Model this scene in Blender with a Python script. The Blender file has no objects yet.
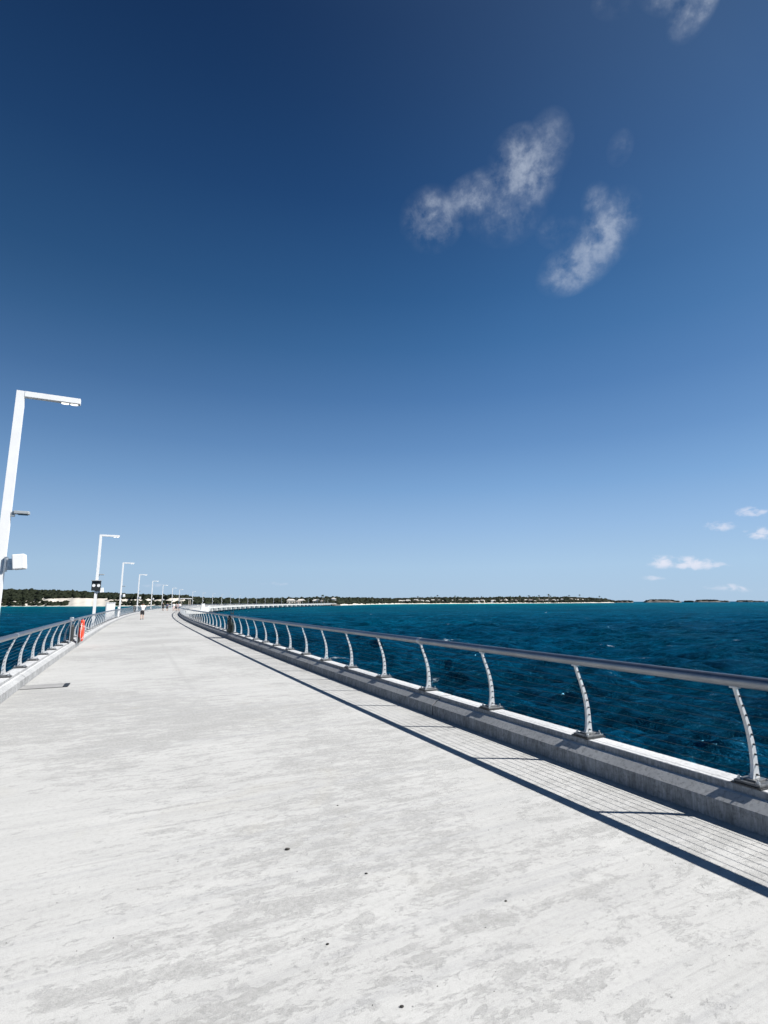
import bpy, bmesh, math, random
import numpy as np
from mathutils import Vector, Matrix, noise
random.seed(7); rng = np.random.default_rng(7)
C = bpy.context.scene.collection
R = math.radians

# ------------------------------------------------------------------ helpers
def tag(o, label=None, cat=None, group=None, kind=None):
    if label: o['label'] = label
    if cat: o['category'] = cat
    if group: o['group'] = group
    if kind: o['kind'] = kind
    return o

def empty(name, loc, rz=0.0):
    o = bpy.data.objects.new(name, None); C.objects.link(o)
    o.empty_display_size = .2
    o.location = loc; o.rotation_euler = (0, 0, rz); return o

def copy_tree(o, parent=None):
    c = o.copy(); C.objects.link(c); c.parent = parent
    for ch in list(o.children): copy_tree(ch, c)
    return c

class MB:
    """collects shapes for ONE mesh"""
    def __init__(s): s.v = []; s.f = []; s.uv = None
    def add(s, vs, fs):
        n = len(s.v); s.v += [tuple(v) for v in vs]; s.f += [tuple(i + n for i in f) for f in fs]; return s
    def box(s, c, d, M=None, bev=0.0):
        x, y, z = [a / 2 for a in d]
        if bev <= 0:
            vs = [Vector((i * x, j * y, k * z)) for k in (-1, 1) for j in (-1, 1) for i in (-1, 1)]
            fs = [(0, 2, 3, 1), (4, 5, 7, 6), (0, 1, 5, 4), (2, 6, 7, 3), (0, 4, 6, 2), (1, 3, 7, 5)]
        else:
            bm = bmesh.new(); bmesh.ops.create_cube(bm, size=1)
            for v in bm.verts: v.co = Vector((v.co.x * d[0], v.co.y * d[1], v.co.z * d[2]))
            bmesh.ops.bevel(bm, geom=bm.edges[:], offset=bev, segments=2, affect='EDGES', profile=.5)
            bm.verts.index_update()
            vs = [v.co.copy() for v in bm.verts]; fs = [[v.index for v in f.verts] for f in bm.faces]; bm.free()
        c = Vector(c)
        vs = [((M @ v) if M else v) + c for v in vs]
        return s.add(vs, fs)
    def tube(s, pts, r, n=8, cap=True, up=(0, 0, 1)):
        pts = [Vector(p) for p in pts]; rs = r if hasattr(r, '__len__') else [r] * len(pts)
        vs = []; fs = []
        prev = None
        for i, p in enumerate(pts):
            a = pts[max(i - 1, 0)]; b = pts[min(i + 1, len(pts) - 1)]; t = (b - a).normalized()
            u = Vector(up) if abs(t.dot(Vector(up))) < .95 else Vector((1, 0, 0))
            if prev is not None: u = prev
            x = t.cross(u).normalized(); y = x.cross(t).normalized(); prev = y
            for k in range(n):
                an = 2 * math.pi * (k + .5) / n
                vs.append(p + (x * math.cos(an) + y * math.sin(an)) * rs[i])
        for i in range(len(pts) - 1):
            for k in range(n):
                a = i * n + k; b = i * n + (k + 1) % n
                fs.append((a, b, b + n, a + n))
        if cap: fs.append(tuple(range(n))[::-1]); fs.append(tuple(range((len(pts) - 1) * n, len(pts) * n)))
        return s.add(vs, fs)
    def cyl(s, a, b, r, n=12): return s.tube([a, b], r, n)
    def torus(s, c, R_, r, ax, ay, n=28, m=10):
        ax = Vector(ax); ay = Vector(ay); az = ax.cross(ay); c = Vector(c); vs = []; fs = []
        for i in range(n):
            A = 2 * math.pi * i / n; d = ax * math.cos(A) + ay * math.sin(A)
            for j in range(m):
                B = 2 * math.pi * j / m; vs.append(c + d * (R_ + r * math.cos(B)) + az * r * math.sin(B))
        for i in range(n):
            for j in range(m):
                fs.append((i * m + j, ((i + 1) % n) * m + j, ((i + 1) % n) * m + (j + 1) % m, i * m + (j + 1) % m))
        return s.add(vs, fs)
    def build(s, name, mat, parent=None, smooth=False, loc=None):
        me = bpy.data.meshes.new(name); me.from_pydata(s.v, [], s.f); me.update()
        bm = bmesh.new(); bm.from_mesh(me); bmesh.ops.recalc_face_normals(bm, faces=bm.faces[:]); bm.to_mesh(me); bm.free()
        me.materials.append(mat)
        if smooth: me.shade_smooth()
        o = bpy.data.objects.new(name, me); C.objects.link(o)
        if parent: o.parent = parent
        if loc: o.location = loc
        return o

# ------------------------------------------------------------------ materials
def new_mat(name):
    m = bpy.data.materials.new(name); m.use_nodes = True
    nt = m.node_tree; b = nt.nodes['Principled BSDF']; return m, nt, b
def N(nt, t, **kw):
    n = nt.nodes.new(t)
    for k, v in kw.items():
        if k in n.inputs: n.inputs[k].default_value = v
        else: setattr(n, k, v)
    return n
def math_(nt, op, a, b=None, c=None, clamp=False):
    n = nt.nodes.new('ShaderNodeMath'); n.operation = op; n.use_clamp = clamp
    for i, x in enumerate((a, b, c)):
        if x is None: continue
        if isinstance(x, (int, float)): n.inputs[i].default_value = x
        else: nt.links.new(x, n.inputs[i])
    return n.outputs[0]
def noise_(nt, vec, scale, detail=4, rough=.55, dist=0.0, sc=None):
    if sc is not None:
        mp = N(nt, 'ShaderNodeMapping'); mp.inputs['Scale'].default_value = sc
        if vec is not None: nt.links.new(vec, mp.inputs['Vector'])
        vec = mp.outputs[0]
    n = N(nt, 'ShaderNodeTexNoise', Scale=scale, Detail=detail, Roughness=rough, Distortion=dist)
    if vec is not None: nt.links.new(vec, n.inputs['Vector'])
    return n.outputs['Fac']
def ramp(nt, fac, stops, interp='LINEAR'):
    n = nt.nodes.new('ShaderNodeValToRGB'); cr = n.color_ramp; cr.interpolation = interp
    while len(cr.elements) < len(stops): cr.elements.new(.5)
    for e, (p, c) in zip(cr.elements, stops):
        e.position = p; e.color = (c, c, c, 1) if isinstance(c, (int, float)) else (*c, 1)
    nt.links.new(fac, n.inputs[0]); return n.outputs[0]
def mixc(nt, fac, a, b, typ='MIX'):
    n = nt.nodes.new('ShaderNodeMix'); n.data_type = 'RGBA'; n.blend_type = typ
    for i, x in ((0, fac), (6, a), (7, b)):
        if isinstance(x, (int, float)): n.inputs[i].default_value = x
        elif isinstance(x, tuple): n.inputs[i].default_value = (*x, 1)
        else: nt.links.new(x, n.inputs[i])
    return n.outputs[2]
def bump_(nt, b, h, dist, strength=1.0, prev=None):
    n = N(nt, 'ShaderNodeBump', Strength=strength, Distance=dist); nt.links.new(h, n.inputs['Height'])
    if prev is not None: nt.links.new(prev, n.inputs['Normal'])
    if b is not None: nt.links.new(n.outputs[0], b.inputs['Normal'])
    return n.outputs[0]

def simple(name, col, rough=.5, metal=0.0, var=.12, vscale=6.0, bump=0.0, bscale=60, spec=.5):
    m, nt, b = new_mat(name)
    tc = N(nt, 'ShaderNodeTexCoord').outputs['Object']
    f = noise_(nt, tc, vscale, 5, .6)
    lo = tuple(c * (1 - var) for c in col); hi = tuple(min(1, c * (1 + var)) for c in col)
    nt.links.new(ramp(nt, f, [(.3, lo), (.7, hi)]), b.inputs['Base Color'])
    b.inputs['Roughness'].default_value = rough; b.inputs['Metallic'].default_value = metal
    b.inputs['Specular IOR Level'].default_value = spec
    if bump: bump_(nt, b, noise_(nt, tc, bscale, 4), bump)
    return m

def concrete_deck():
    m, nt, b = new_mat('deck_concrete')
    uv = N(nt, 'ShaderNodeUVMap').outputs[0]          # u = metres across, v = metres along
    big = noise_(nt, uv, .22, 4, .6, .6)
    streak = noise_(nt, uv, 1.0, 9, .62, .5, sc=(.75, 3.0, 1))
    streak2 = noise_(nt, uv, 1.0, 7, .7, .3, sc=(.16, 5.5, 1))
    fine = noise_(nt, uv, 26, 8, .8)
    grain = noise_(nt, uv, 210, 3, .7)
    patch = noise_(nt, uv, 1.0, 14, .80, .35, sc=(2.3, 5.2, 1))
    # ragged worn patches of darker cement
    x = math_(nt, 'ADD', patch, math_(nt, 'MULTIPLY', math_(nt, 'SUBTRACT', big, .5), .62))
    x = math_(nt, 'ADD', x, math_(nt, 'MULTIPLY', math_(nt, 'SUBTRACT', streak2, .5), .38))
    worn = ramp(nt, x, [(.515, 0.0), (.532, .7), (.60, 1.0)])
    sm = noise_(nt, uv, 1.0, 12, .78, .25, sc=(6.5, 12.0, 1))
    sm = math_(nt, 'ADD', sm, math_(nt, 'MULTIPLY', math_(nt, 'SUBTRACT', big, .5), .5))
    worn2 = ramp(nt, sm, [(.535, 0.0), (.555, .7), (.65, 1.0)])
    scr = noise_(nt, uv, 1.0, 7, .66, .25, sc=(.8, 14, 1))
    worn3 = math_(nt, 'MULTIPLY', ramp(nt, scr, [(.60, 0.0), (.66, 1.0)]), ramp(nt, streak2, [(.42, .0), (.62, .85)]))
    worn = math_(nt, 'MAXIMUM', math_(nt, 'MAXIMUM', worn, worn2), worn3)
    worn = math_(nt, 'MULTIPLY', worn, ramp(nt, fine, [(.40, .1), (.56, 1.0)]))
    su = N(nt, 'ShaderNodeSeparateXYZ'); nt.links.new(uv, su.inputs[0])
    ln = math_(nt, 'ABSOLUTE', math_(nt, 'ADD', math_(nt, 'ADD', su.outputs[0], 3.35), math_(nt, 'MULTIPLY', math_(nt, 'SUBTRACT', streak, .5), .10)))
    ln = math_(nt, 'MULTIPLY', ramp(nt, ln, [(.02, .32), (.10, 0.0)]), math_(nt, 'MULTIPLY', math_(nt, 'GREATER_THAN', su.outputs[1], 3.6), math_(nt, 'LESS_THAN', su.outputs[1], 19.5)))
    worn = math_(nt, 'MAXIMUM', worn, ln)
    ft = math_(nt, 'ABSOLUTE', math_(nt, 'ADD', su.outputs[0], 3.4)); ft = math_(nt, 'ADD', ft, math_(nt, 'MULTIPLY', math_(nt, 'SUBTRACT', sm, .5), .09))
    foot = ramp(nt, math_(nt, 'SUBTRACT', ft, 2.6), [(.44, 0.0), (.505, .25), (.53, .9)])
    worn = math_(nt, 'MAXIMUM', worn, foot)
    tone = ramp(nt, streak, [(.25, (.40, .40, .392)), (.5, (.44, .44, .432)), (.75, (.48, .48, .47))])
    tone = mixc(nt, math_(nt, 'MULTIPLY', worn, .64), tone, (.235, .236, .230))
    # trowel streaks
    st = ramp(nt, streak2, [(.36, 1.0), (.47, 0.0), (1, 0.0)])
    tone = mixc(nt, math_(nt, 'MULTIPLY', st, .40), tone, (.33, .335, .34))
    # broom scratches and faint cast marks
    sc_ = noise_(nt, uv, 1.0, 5, .6, .15, sc=(.35, 46, 1))
    tone = mixc(nt, .10, tone, ramp(nt, sc_, [(.38, .52), (.6, 1.0)]), 'MULTIPLY')
    tone = mixc(nt, .7, tone, ramp(nt, grain, [(.30, .66), (.6, 1.0)]), 'MULTIPLY')
    tone = mixc(nt, .6, tone, ramp(nt, fine, [(.30, .66), (.5, 1.0)]), 'MULTIPLY')
    # brown-green stains
    stn = ramp(nt, noise_(nt, uv, .9, 6, .65, .8), [(.60, 0.0), (.74, .32)])
    tone = mixc(nt, stn, tone, (.35, .335, .29))
    # tiny dark pits
    vo = N(nt, 'ShaderNodeTexVoronoi', Scale=9.0); nt.links.new(uv, vo.inputs['Vector'])
    pit = ramp(nt, vo.outputs['Distance'], [(.035, 1.0), (.06, 0.0)])
    sel = ramp(nt, vo.outputs['Color'], [(.60, 0.0), (.64, .7)])
    pit = math_(nt, 'MULTIPLY', pit, sel)
    tone = mixc(nt, pit, tone, (.13, .13, .13))
    # hairline cracks
    vc = N(nt, 'ShaderNodeTexVoronoi', Scale=.42, feature='DISTANCE_TO_EDGE')
    wv = N(nt, 'ShaderNodeVectorMath', operation='ADD'); nn = N(nt, 'ShaderNodeTexNoise', Scale=2.2, Detail=8, Roughness=.7)
    nt.links.new(uv, nn.inputs['Vector']); nt.links.new(uv, wv.inputs[0])
    sc2 = N(nt, 'ShaderNodeVectorMath', operation='SCALE'); sc2.inputs['Scale'].default_value = .7
    nt.links.new(nn.outputs['Color'], sc2.inputs[0]); nt.links.new(sc2.outputs[0], wv.inputs[1]); nt.links.new(wv.outputs[0], vc.inputs['Vector'])
    ck = ramp(nt, vc.outputs['Distance'], [(.0, .55), (.0022, 0.0)])
    ck = math_(nt, 'MULTIPLY', ck, ramp(nt, noise_(nt, uv, .8, 3), [(.5, 0.0), (.6, 1.0)]))
    tone = mixc(nt, ck, tone, (.28, .28, .28))
    nt.links.new(tone, b.inputs['Base Color'])
    b.inputs['Roughness'].default_value = .9; b.inputs['Specular IOR Level'].default_value = .2
    h = math_(nt, 'ADD', math_(nt, 'MULTIPLY', fine, .5), math_(nt, 'MULTIPLY', sc_, .25))
    h = math_(nt, 'ADD', h, math_(nt, 'MULTIPLY', grain, .35))
    h = math_(nt, 'SUBTRACT', h, math_(nt, 'MULTIPLY', worn, .5))
    h = math_(nt, 'SUBTRACT', h, pit)
    bump_(nt, b, h, .003, .8)
    return m

def concrete_kerb():
    m, nt, b = new_mat('kerb_concrete')
    uv = N(nt, 'ShaderNodeUVMap').outputs[0]
    ob = N(nt, 'ShaderNodeTexCoord').outputs['Object']
    base = noise_(nt, ob, 1.3, 6, .65, .4); fine = noise_(nt, ob, 30, 6, .7)
    drip_shade = noise_(nt, uv, 1.0, 8, .74, .2, sc=(3.0, 9.0, 1)); dr2 = noise_(nt, uv, 1.0, 7, .75, .2, sc=(5.0, 42.0, 1))
    t = ramp(nt, base, [(.3, (.285, .292, .30)), (.7, (.385, .392, .398))])
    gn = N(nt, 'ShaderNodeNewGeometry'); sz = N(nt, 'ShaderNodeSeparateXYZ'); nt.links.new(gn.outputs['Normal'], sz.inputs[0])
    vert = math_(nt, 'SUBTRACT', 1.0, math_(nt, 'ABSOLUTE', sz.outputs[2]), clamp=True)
    t = mixc(nt, math_(nt, 'MULTIPLY', vert, .8), t, ramp(nt, drip_shade, [(.36, .42), (.60, 1.0)]), 'MULTIPLY')  # drip stains plus painted shade: upright faces darkened by their facing
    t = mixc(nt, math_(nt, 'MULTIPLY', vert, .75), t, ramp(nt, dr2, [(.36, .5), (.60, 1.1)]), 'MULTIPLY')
    t = mixc(nt, 1.0, t, ramp(nt, sz.outputs[2], [(.86, 1.0), (.97, 1.38)]), 'MULTIPLY')  # sunlit look of the top painted in: upward faces lightened
    t = mixc(nt, .8, t, ramp(nt, fine, [(.36, .6), (.5, 1.0)]), 'MULTIPLY')
    vo = N(nt, 'ShaderNodeTexVoronoi', Scale=16.0); nt.links.new(ob, vo.inputs['Vector'])
    pit = math_(nt, 'MULTIPLY', ramp(nt, vo.outputs['Distance'], [(.06, 1.0), (.11, 0.0)]), ramp(nt, vo.outputs['Color'], [(.55, 0.0), (.6, .8)]))
    t = mixc(nt, pit, t, (.14, .14, .14))
    nt.links.new(t, b.inputs['Base Color']); b.inputs['Roughness'].default_value = .88; b.inputs['Specular IOR Level'].default_value = .2
    h = math_(nt, 'SUBTRACT', math_(nt, 'ADD', math_(nt, 'MULTIPLY', fine, .6), drip_shade), pit)
    bump_(nt, b, h, .004, .7)
    return m

def water_mat():
    m, nt, b = new_mat('sea_water')
    ob = N(nt, 'ShaderNodeTexCoord').outputs['Object']
    sep = N(nt, 'ShaderNodeSeparateXYZ'); nt.links.new(ob, sep.inputs[0])
    # shoal: shallower sandy bottom toward the far shore (world Y), uneven
    y = math_(nt, 'ADD', sep.outputs[1], math_(nt, 'MULTIPLY', sep.outputs[0], -.35))
    wob = noise_(nt, ob, .004, 5, .6, 1.0)
    d = math_(nt, 'ADD', math_(nt, 'MULTIPLY', y, .001), math_(nt, 'MULTIPLY', math_(nt, 'SUBTRACT', wob, .5), .75))
    d = math_(nt, 'MINIMUM', d, math_(nt, 'SUBTRACT', 1.0, math_(nt, 'MULTIPLY', math_(nt, 'SUBTRACT', sep.outputs[0], 300.0), .00062)), clamp=True)
    deep = ramp(nt, d, [(.0, (.0001, .025, .053)), (.12, (.0001, .032, .062)), (.40, (.0001, .042, .068)), (.75, (.0002, .050, .076)), (.92, (.0004, .075, .098)), (1.0, (.001, .12, .135))])
    patch = noise_(nt, ob, .02, 6, .65, .8, sc=(1, .6, 1))
    col = mixc(nt, 1.0, deep, ramp(nt, patch, [(.3, .78), (.7, 1.2)]), 'MULTIPLY')
    chop_shade1 = noise_(nt, ob, 1.0, 8, .72, .3, sc=(.05, .16, .1)); chop_shade2 = noise_(nt, ob, 1.0, 8, .72, .3, sc=(.45, 1.7, .5)); chop_shade3 = noise_(nt, ob, 1.0, 6, .7, .3, sc=(1.8, 6.0, .5))  # light crests and shaded troughs of the waves, painted into the water colour
    col = mixc(nt, 1.0, col, ramp(nt, chop_shade1, [(.35, .66), (.66, 1.45)]), 'MULTIPLY')
    col = mixc(nt, 1.0, col, ramp(nt, chop_shade2, [(.38, .62), (.66, 1.75)]), 'MULTIPLY')
    col = mixc(nt, 1.0, col, ramp(nt, chop_shade3, [(.38, .75), (.64, 1.4)]), 'MULTIPLY')
    nt.links.new(col, b.inputs['Base Color'])
    b.inputs['IOR'].default_value = 1.33; b.inputs['Roughness'].default_value = .16; b.inputs['Specular IOR Level'].default_value = .28
    # chop: scales chosen so near and far both break up
    n1 = noise_(nt, ob, 1.0, 7, .62, .4, sc=(.35, .75, .5))
    n2 = noise_(nt, ob, 1.0, 6, .6, .5, sc=(1.1, 3.4, 1))
    n3 = noise_(nt, ob, 1.0, 5, .6, .2, sc=(.06, .13, .1))
    p = bump_(nt, None, n3, 2.0, .8)
    p = bump_(nt, None, n1, 1.1, 1.0, p)
    bump_(nt, b, n2, .42, 1.0, p)
    gls = N(nt, 'ShaderNodeBsdfGlossy', Roughness=.08); gls.inputs['Color'].default_value = (.22, .70, 1.0, 1); nt.links.new(b.inputs['Normal'].links[0].from_socket, gls.inputs['Normal'])
    dif = N(nt, 'ShaderNodeBsdfDiffuse'); nt.links.new(col, dif.inputs[0]); nt.links.new(b.inputs['Normal'].links[0].from_socket, dif.inputs['Normal'])
    fr = N(nt, 'ShaderNodeFresnel', IOR=1.33); nt.links.new(b.inputs['Normal'].links[0].from_socket, fr.inputs['Normal'])
    wmx = N(nt, 'ShaderNodeMixShader'); nt.links.new(math_(nt, 'MULTIPLY', math_(nt, 'MINIMUM', fr.outputs[0], .42), .50), wmx.inputs[0]); nt.links.new(dif.outputs[0], wmx.inputs[1]); nt.links.new(gls.outputs[0], wmx.inputs[2])
    # whitecaps: small broken foam flecks on the crests
    w = noise_(nt, ob, 1.0, 8, .7, .6, sc=(.16, .42, .3))
    w2 = noise_(nt, ob, 1.0, 5, .7, .2, sc=(2.0, 5.0, 1))
    f = math_(nt, 'MULTIPLY', ramp(nt, w, [(.665, 0.0), (.70, 1.0)]), ramp(nt, w2, [(.42, 0.0), (.6, 1.0)]))
    foam = N(nt, 'ShaderNodeBsdfDiffuse'); foam.inputs[0].default_value = (.52, .58, .62, 1)
    mx = N(nt, 'ShaderNodeMixShader'); nt.links.new(f, mx.inputs[0]); nt.links.new(wmx.outputs[0], mx.inputs[1]); nt.links.new(foam.outputs[0], mx.inputs[2])
    nt.links.new(mx.outputs[0], nt.nodes['Material Output'].inputs[0])
    return m

def foliage(name, lo, hi, scale=.12):
    m, nt, b = new_mat(name)
    ob = N(nt, 'ShaderNodeTexCoord').outputs['Object']
    f = noise_(nt, ob, scale, 6, .7)
    nt.links.new(ramp(nt, f, [(.33, lo), (.52, tuple((a + c) / 2 for a, c in zip(lo, hi))), (.68, hi)]), b.inputs['Base Color'])
    b.inputs['Roughness'].default_value = .8; b.inputs['Specular IOR Level'].default_value = .15
    return m

M = {}
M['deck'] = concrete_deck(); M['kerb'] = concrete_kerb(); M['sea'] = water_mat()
M['fascia'] = simple('fascia_concrete', (.42, .42, .41), .9, var=.12, vscale=.6, bump=.004, bscale=9)
M['bent'] = simple('bent_concrete', (.30, .30, .29), .9, var=.3, vscale=.8)
M['white'] = simple('white_paint', (.62, .62, .62), .35, var=.04, vscale=3, bump=.0006, bscale=40)
M['offwhite'] = simple('offwhite_paint', (.70, .70, .69), .5, var=.06, vscale=3)
M['post'] = simple('post_steel', (.52, .53, .54), .42, metal=.35, var=.10, vscale=25, bump=.0006, bscale=120)
M['galv'] = simple('galvanised_steel', (.42, .44, .46), .4, metal=.8, var=.25, vscale=18, bump=.001, bscale=90)
M['dark'] = simple('dark_fitting', (.035, .037, .04), .45, metal=.3, var=.2, vscale=20)
M['cable'] = simple('cable_steel', (.02, .048, .07), .6, metal=0, var=.1, vscale=10, spec=.1)
M['plate'] = simple('weathered_plate', (.12, .125, .13), .5, metal=.5, var=.3, vscale=30)
M['grey'] = simple('grey_metal', (.33, .35, .36), .45, metal=.3, var=.1)
M['orange'] = simple('orange_plastic', (.68, .042, .014), .45, var=.12, vscale=8)
M['black'] = simple('black_plastic', (.012, .014, .014), .5, var=.2)
M['blackgreen'] = simple('dark_green_cover', (.012, .022, .018), .6, var=.3, bump=.004, bscale=20)
M['stone'] = simple('stone_chip', (.03, .028, .025), .9, var=.3, vscale=60)
M['sand'] = simple('sand', (.50, .465, .41), .95, var=.14, vscale=.03)
M['rock'] = simple('shore_rock', (.10, .09, .08), .9, var=.4, vscale=.1)
M['wood'] = simple('trunk_bark', (.16, .13, .10), .9, var=.3)
M['cream'] = simple('cream_render', (.48, .43, .36), .8, var=.06, vscale=.2)
M['roof'] = simple('roof_sheet', (.44, .42, .39), .6, var=.1, vscale=.3)
M['roofdark'] = simple('roof_shingle', (.22, .19, .17), .8, var=.2, vscale=.3)
M['glass'] = simple('window_glass', (.02, .03, .04), .08, var=.1)
M['forest'] = foliage('forest_leaves', (.003, .006, .003), (.019, .024, .011), .07)
M['palm'] = foliage('palm_leaves', (.016, .028, .012), (.06, .08, .03), .4)
M['skin'] = simple('skin', (.42, .25, .17), .6, var=.08)
M['shirt'] = simple('white_cotton', (.65, .65, .65), .9, var=.05, bump=.01, bscale=14)
M['shorts'] = simple('black_cotton', (.012, .012, .014), .9, var=.2)
M['hair'] = simple('dark_hair', (.03, .02, .014), .6, var=.3)
M['bluecloth'] = simple('blue_cloth', (.05, .07, .13), .9, var=.1)
M['pinkcloth'] = simple('pale_pink_cloth', (.62, .46, .45), .9, var=.1)
M['greycloth'] = simple('grey_cloth', (.28, .29, .31), .9, var=.1)
def lens_mat():
    m, nt, b = new_mat('lit_lamp_lens')
    b.inputs['Base Color'].default_value = (.9, .86, .8, 1); b.inputs['Emission Color'].default_value = (1, .93, .82, 1); b.inputs['Emission Strength'].default_value = .9
    return m
M['lens'] = lens_mat()
def rail_mat():
    m, nt, b = new_mat('handrail_steel')
    ob = N(nt, 'ShaderNodeTexCoord').outputs['Object']
    f = noise_(nt, ob, 3, 6, .7)
    nt.links.new(ramp(nt, f, [(.3, (.22, .235, .26)), (.7, (.30, .315, .34))]), b.inputs['Base Color'])
    b.inputs['Metallic'].default_value = .95
    nt.links.new(ramp(nt, noise_(nt, ob, 14, 5, .7), [(.3, .34), (.7, .50)]), b.inputs['Roughness'])
    bump_(nt, b, noise_(nt, ob, 70, 3), .0005)
    return m
M['rail'] = rail_mat()
M['lid'] = simple('lid_concrete', (.25, .25, .248), .9, var=.15, vscale=6, bump=.002)

# ------------------------------------------------------------------ pier axis
KN = [-40, -5, 20, 45, 80, 130, 200, 300, 450, 650, 900]
KV = [0, 1.6309, 0.3618, 1.1632, 1.326, 0.4674, 1.4388, 0.785, 1.1567, -0.2807, -0.2807]
_s = np.arange(-5, 900, .5); _k = np.interp(_s, KN, KV) / 1000
_h = -.461 + np.concatenate([[0], np.cumsum(_k[:-1] * .5)])
_x = 2.9893 + np.concatenate([[0], np.cumsum(np.sin(_h[:-1]) * .5)])
_y = 4.5275 + np.concatenate([[0], np.cumsum(np.cos(_h[:-1]) * .5)])
def axis(s, off=0.0, z=0.0):
    if s < -5:
        a = -.461; x = 2.9893 + (s + 5) * math.sin(a); y = 4.5275 + (s + 5) * math.cos(a)
    else:
        x = float(np.interp(s, _s, _x)); y = float(np.interp(s, _s, _y)); a = float(np.interp(s, _s, _h))
    return Vector((x + off * math.cos(a), y - off * math.sin(a), z))
def head(s): return -.461 if s < -5 else float(np.interp(s, _s, _h))
def frame(s, off=0.0, z=0.0):
    """matrix: local x = to the right of the walk, y = along it"""
    return Matrix.Translation(axis(s, off, z)) @ Matrix.Rotation(-head(s), 4, 'Z')
S0, S1, W = -26.0, 862.0, 6.8
def stations(a=S0, b=S1):
    out = []; s = a
    while s < b:
        out.append(s); s += .6 if s < 60 else (1.5 if s < 160 else 4.0)
    return out + [b]

def sweep(name, mat, prof, ss, closed=False, parent=None, uvf=None, smooth=False):
    """prof: list of (off, z) swept along the axis, UV in metres"""
    n = len(prof); vs = []; fs = []; uvs = []
    acc = [0]
    for i in range(1, n): acc.append(acc[-1] + math.dist(prof[i], prof[i - 1]))
    for s in ss:
        for (o, z) in prof: vs.append(axis(s, o, z))
    for i in range(len(ss) - 1):
        for k in range(n if closed else n - 1):
            k2 = (k + 1) % n
            fs.append((i * n + k, i * n + k2, (i + 1) * n + k2, (i + 1) * n + k))
            u1 = acc[k]; u2 = acc[k2] if k2 else acc[-1] + .3
            if uvf: u1, u2 = prof[k][0], prof[k2][0]
            uvs += [(u1, ss[i]), (u2, ss[i]), (u2, ss[i + 1]), (u1, ss[i + 1])]
    me = bpy.data.meshes.new(name); me.from_pydata(vs, [], fs)
    l = me.uv_layers.new(name='UVMap')
    l.data.foreach_set('uv', np.array(uvs, dtype=np.float32).ravel()); me.update()
    if smooth: me.shade_smooth()
    me.materials.append(mat)
    o = bpy.data.objects.new(name, me); C.objects.link(o)
    if parent: o.parent = parent
    return o

SS = stations()
deck = sweep('pier_deck', M['deck'], [(-W + .26, 0), (-W * .66, 0), (-W / 2, 0), (-W * .3, 0), (-.26, 0)], SS, uvf=True)
tag(deck, kind='structure')
# body of the pier under the deck: outer fascias and soffit
body = sweep('fascia', M['fascia'], [(.108, .02), (.16, .02), (.16, -.85), (.0, -.95), (-W, -.95), (-W - .16, -.85), (-W - .16, .02), (-W - .108, .02)], SS, parent=deck)

KP = [(-.275, -.03), (-.27, .0), (-.262, .150), (-.178, .214), (-.134, .219), (-.130, .268), (-.124, .274), (.102, .274), (.110, .266), (.110, -.03)]
def kerb(name, side):
    """precast kerb units with open joints between them"""
    L = 6.6; vs = []; fs = []; uvs = []
    s = S0; prof = KP if side > 0 else [(-W - o, z) for (o, z) in KP]
    n = len(prof); acc = [0]
    for i in range(1, n): acc.append(acc[-1] + math.dist(prof[i], prof[i - 1]))
    a = -.45 - L * 4
    while a < S1:
        b = a + L - .030; m_ = 8 if a < 120 else 3
        base = len(vs)
        st = [a + (b - a) * i / m_ for i in range(m_ + 1)]
        dj = random.uniform(-.0025, .0025)
        for t in st:
            for (o, z) in prof: vs.append(axis(t, o + dj, z + dj * .6))
        for i in range(m_):
            for k in range(n - 1):
                q = base + i * n + k; fs.append((q, q + 1, q + n + 1, q + n) if side > 0 else (q + 1, q, q + n, q + n + 1))
                lst = [(acc[k], st[i]), (acc[k + 1], st[i]), (acc[k + 1], st[i + 1]), (acc[k], st[i + 1])]
                uvs += lst if side > 0 else [lst[1], lst[0], lst[3], lst[2]]
        for e in (base, base + m_ * n):
            fs.append(tuple(range(e, e + n))); uvs += [(acc[k], 0) for k in range(n)]
        a += L
    me = bpy.data.meshes.new(name); me.from_pydata(vs, [], fs)
    l = me.uv_layers.new(name='UVMap'); l.data.foreach_set('uv', np.array(uvs, dtype=np.float32).ravel())
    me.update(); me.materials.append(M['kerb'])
    bm = bmesh.new(); bm.from_mesh(me); bmesh.ops.recalc_face_normals(bm, faces=bm.faces[:]); bm.to_mesh(me); bm.free()
    o = bpy.data.objects.new(name, me); C.objects.link(o); tag(o, kind='structure'); return o
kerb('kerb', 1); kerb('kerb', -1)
KC = [(-.262, .001), (-.252, .146), (-.172, .206), (-.122, .212), (-.118, .262), (.098, .262), (.100, .001)]
for sd_ in (1, -1):
    o = sweep('kerb_joint', M['dark'], [(o_, z_) if sd_ > 0 else (-W - o_, z_) for o_, z_ in KC], stations(S0, S1 - 3)); tag(o, kind='structure')

for go in (-1.6, -W + 1.6): sweep('girder', M['bent'], [(go - .4, -.96), (go + .4, -.96), (go + .4, -2.1), (go - .4, -2.1)], SS, closed=True, parent=deck)
# trestle bents below the deck (parts of the pier)
SEA = -3.2
bent_mb = MB()
bent_mb.box((-W / 2, 0, -1.56), (W + 2.4, 2.4, 1.2), bev=.04)
for ox in (-.5, -W / 2, -W + .5): bent_mb.cyl((ox, 0, -1.96), (ox, 0, -9), .38, 14)
b0 = bent_mb.build('support_bent', M['fascia'], deck)
s = -20; first = True
while s < 845:
    o = b0 if first else b0.copy()
    if not first: C.objects.link(o); o.parent = deck
    first = False
    o.matrix_local = frame(s); s += 18

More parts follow.
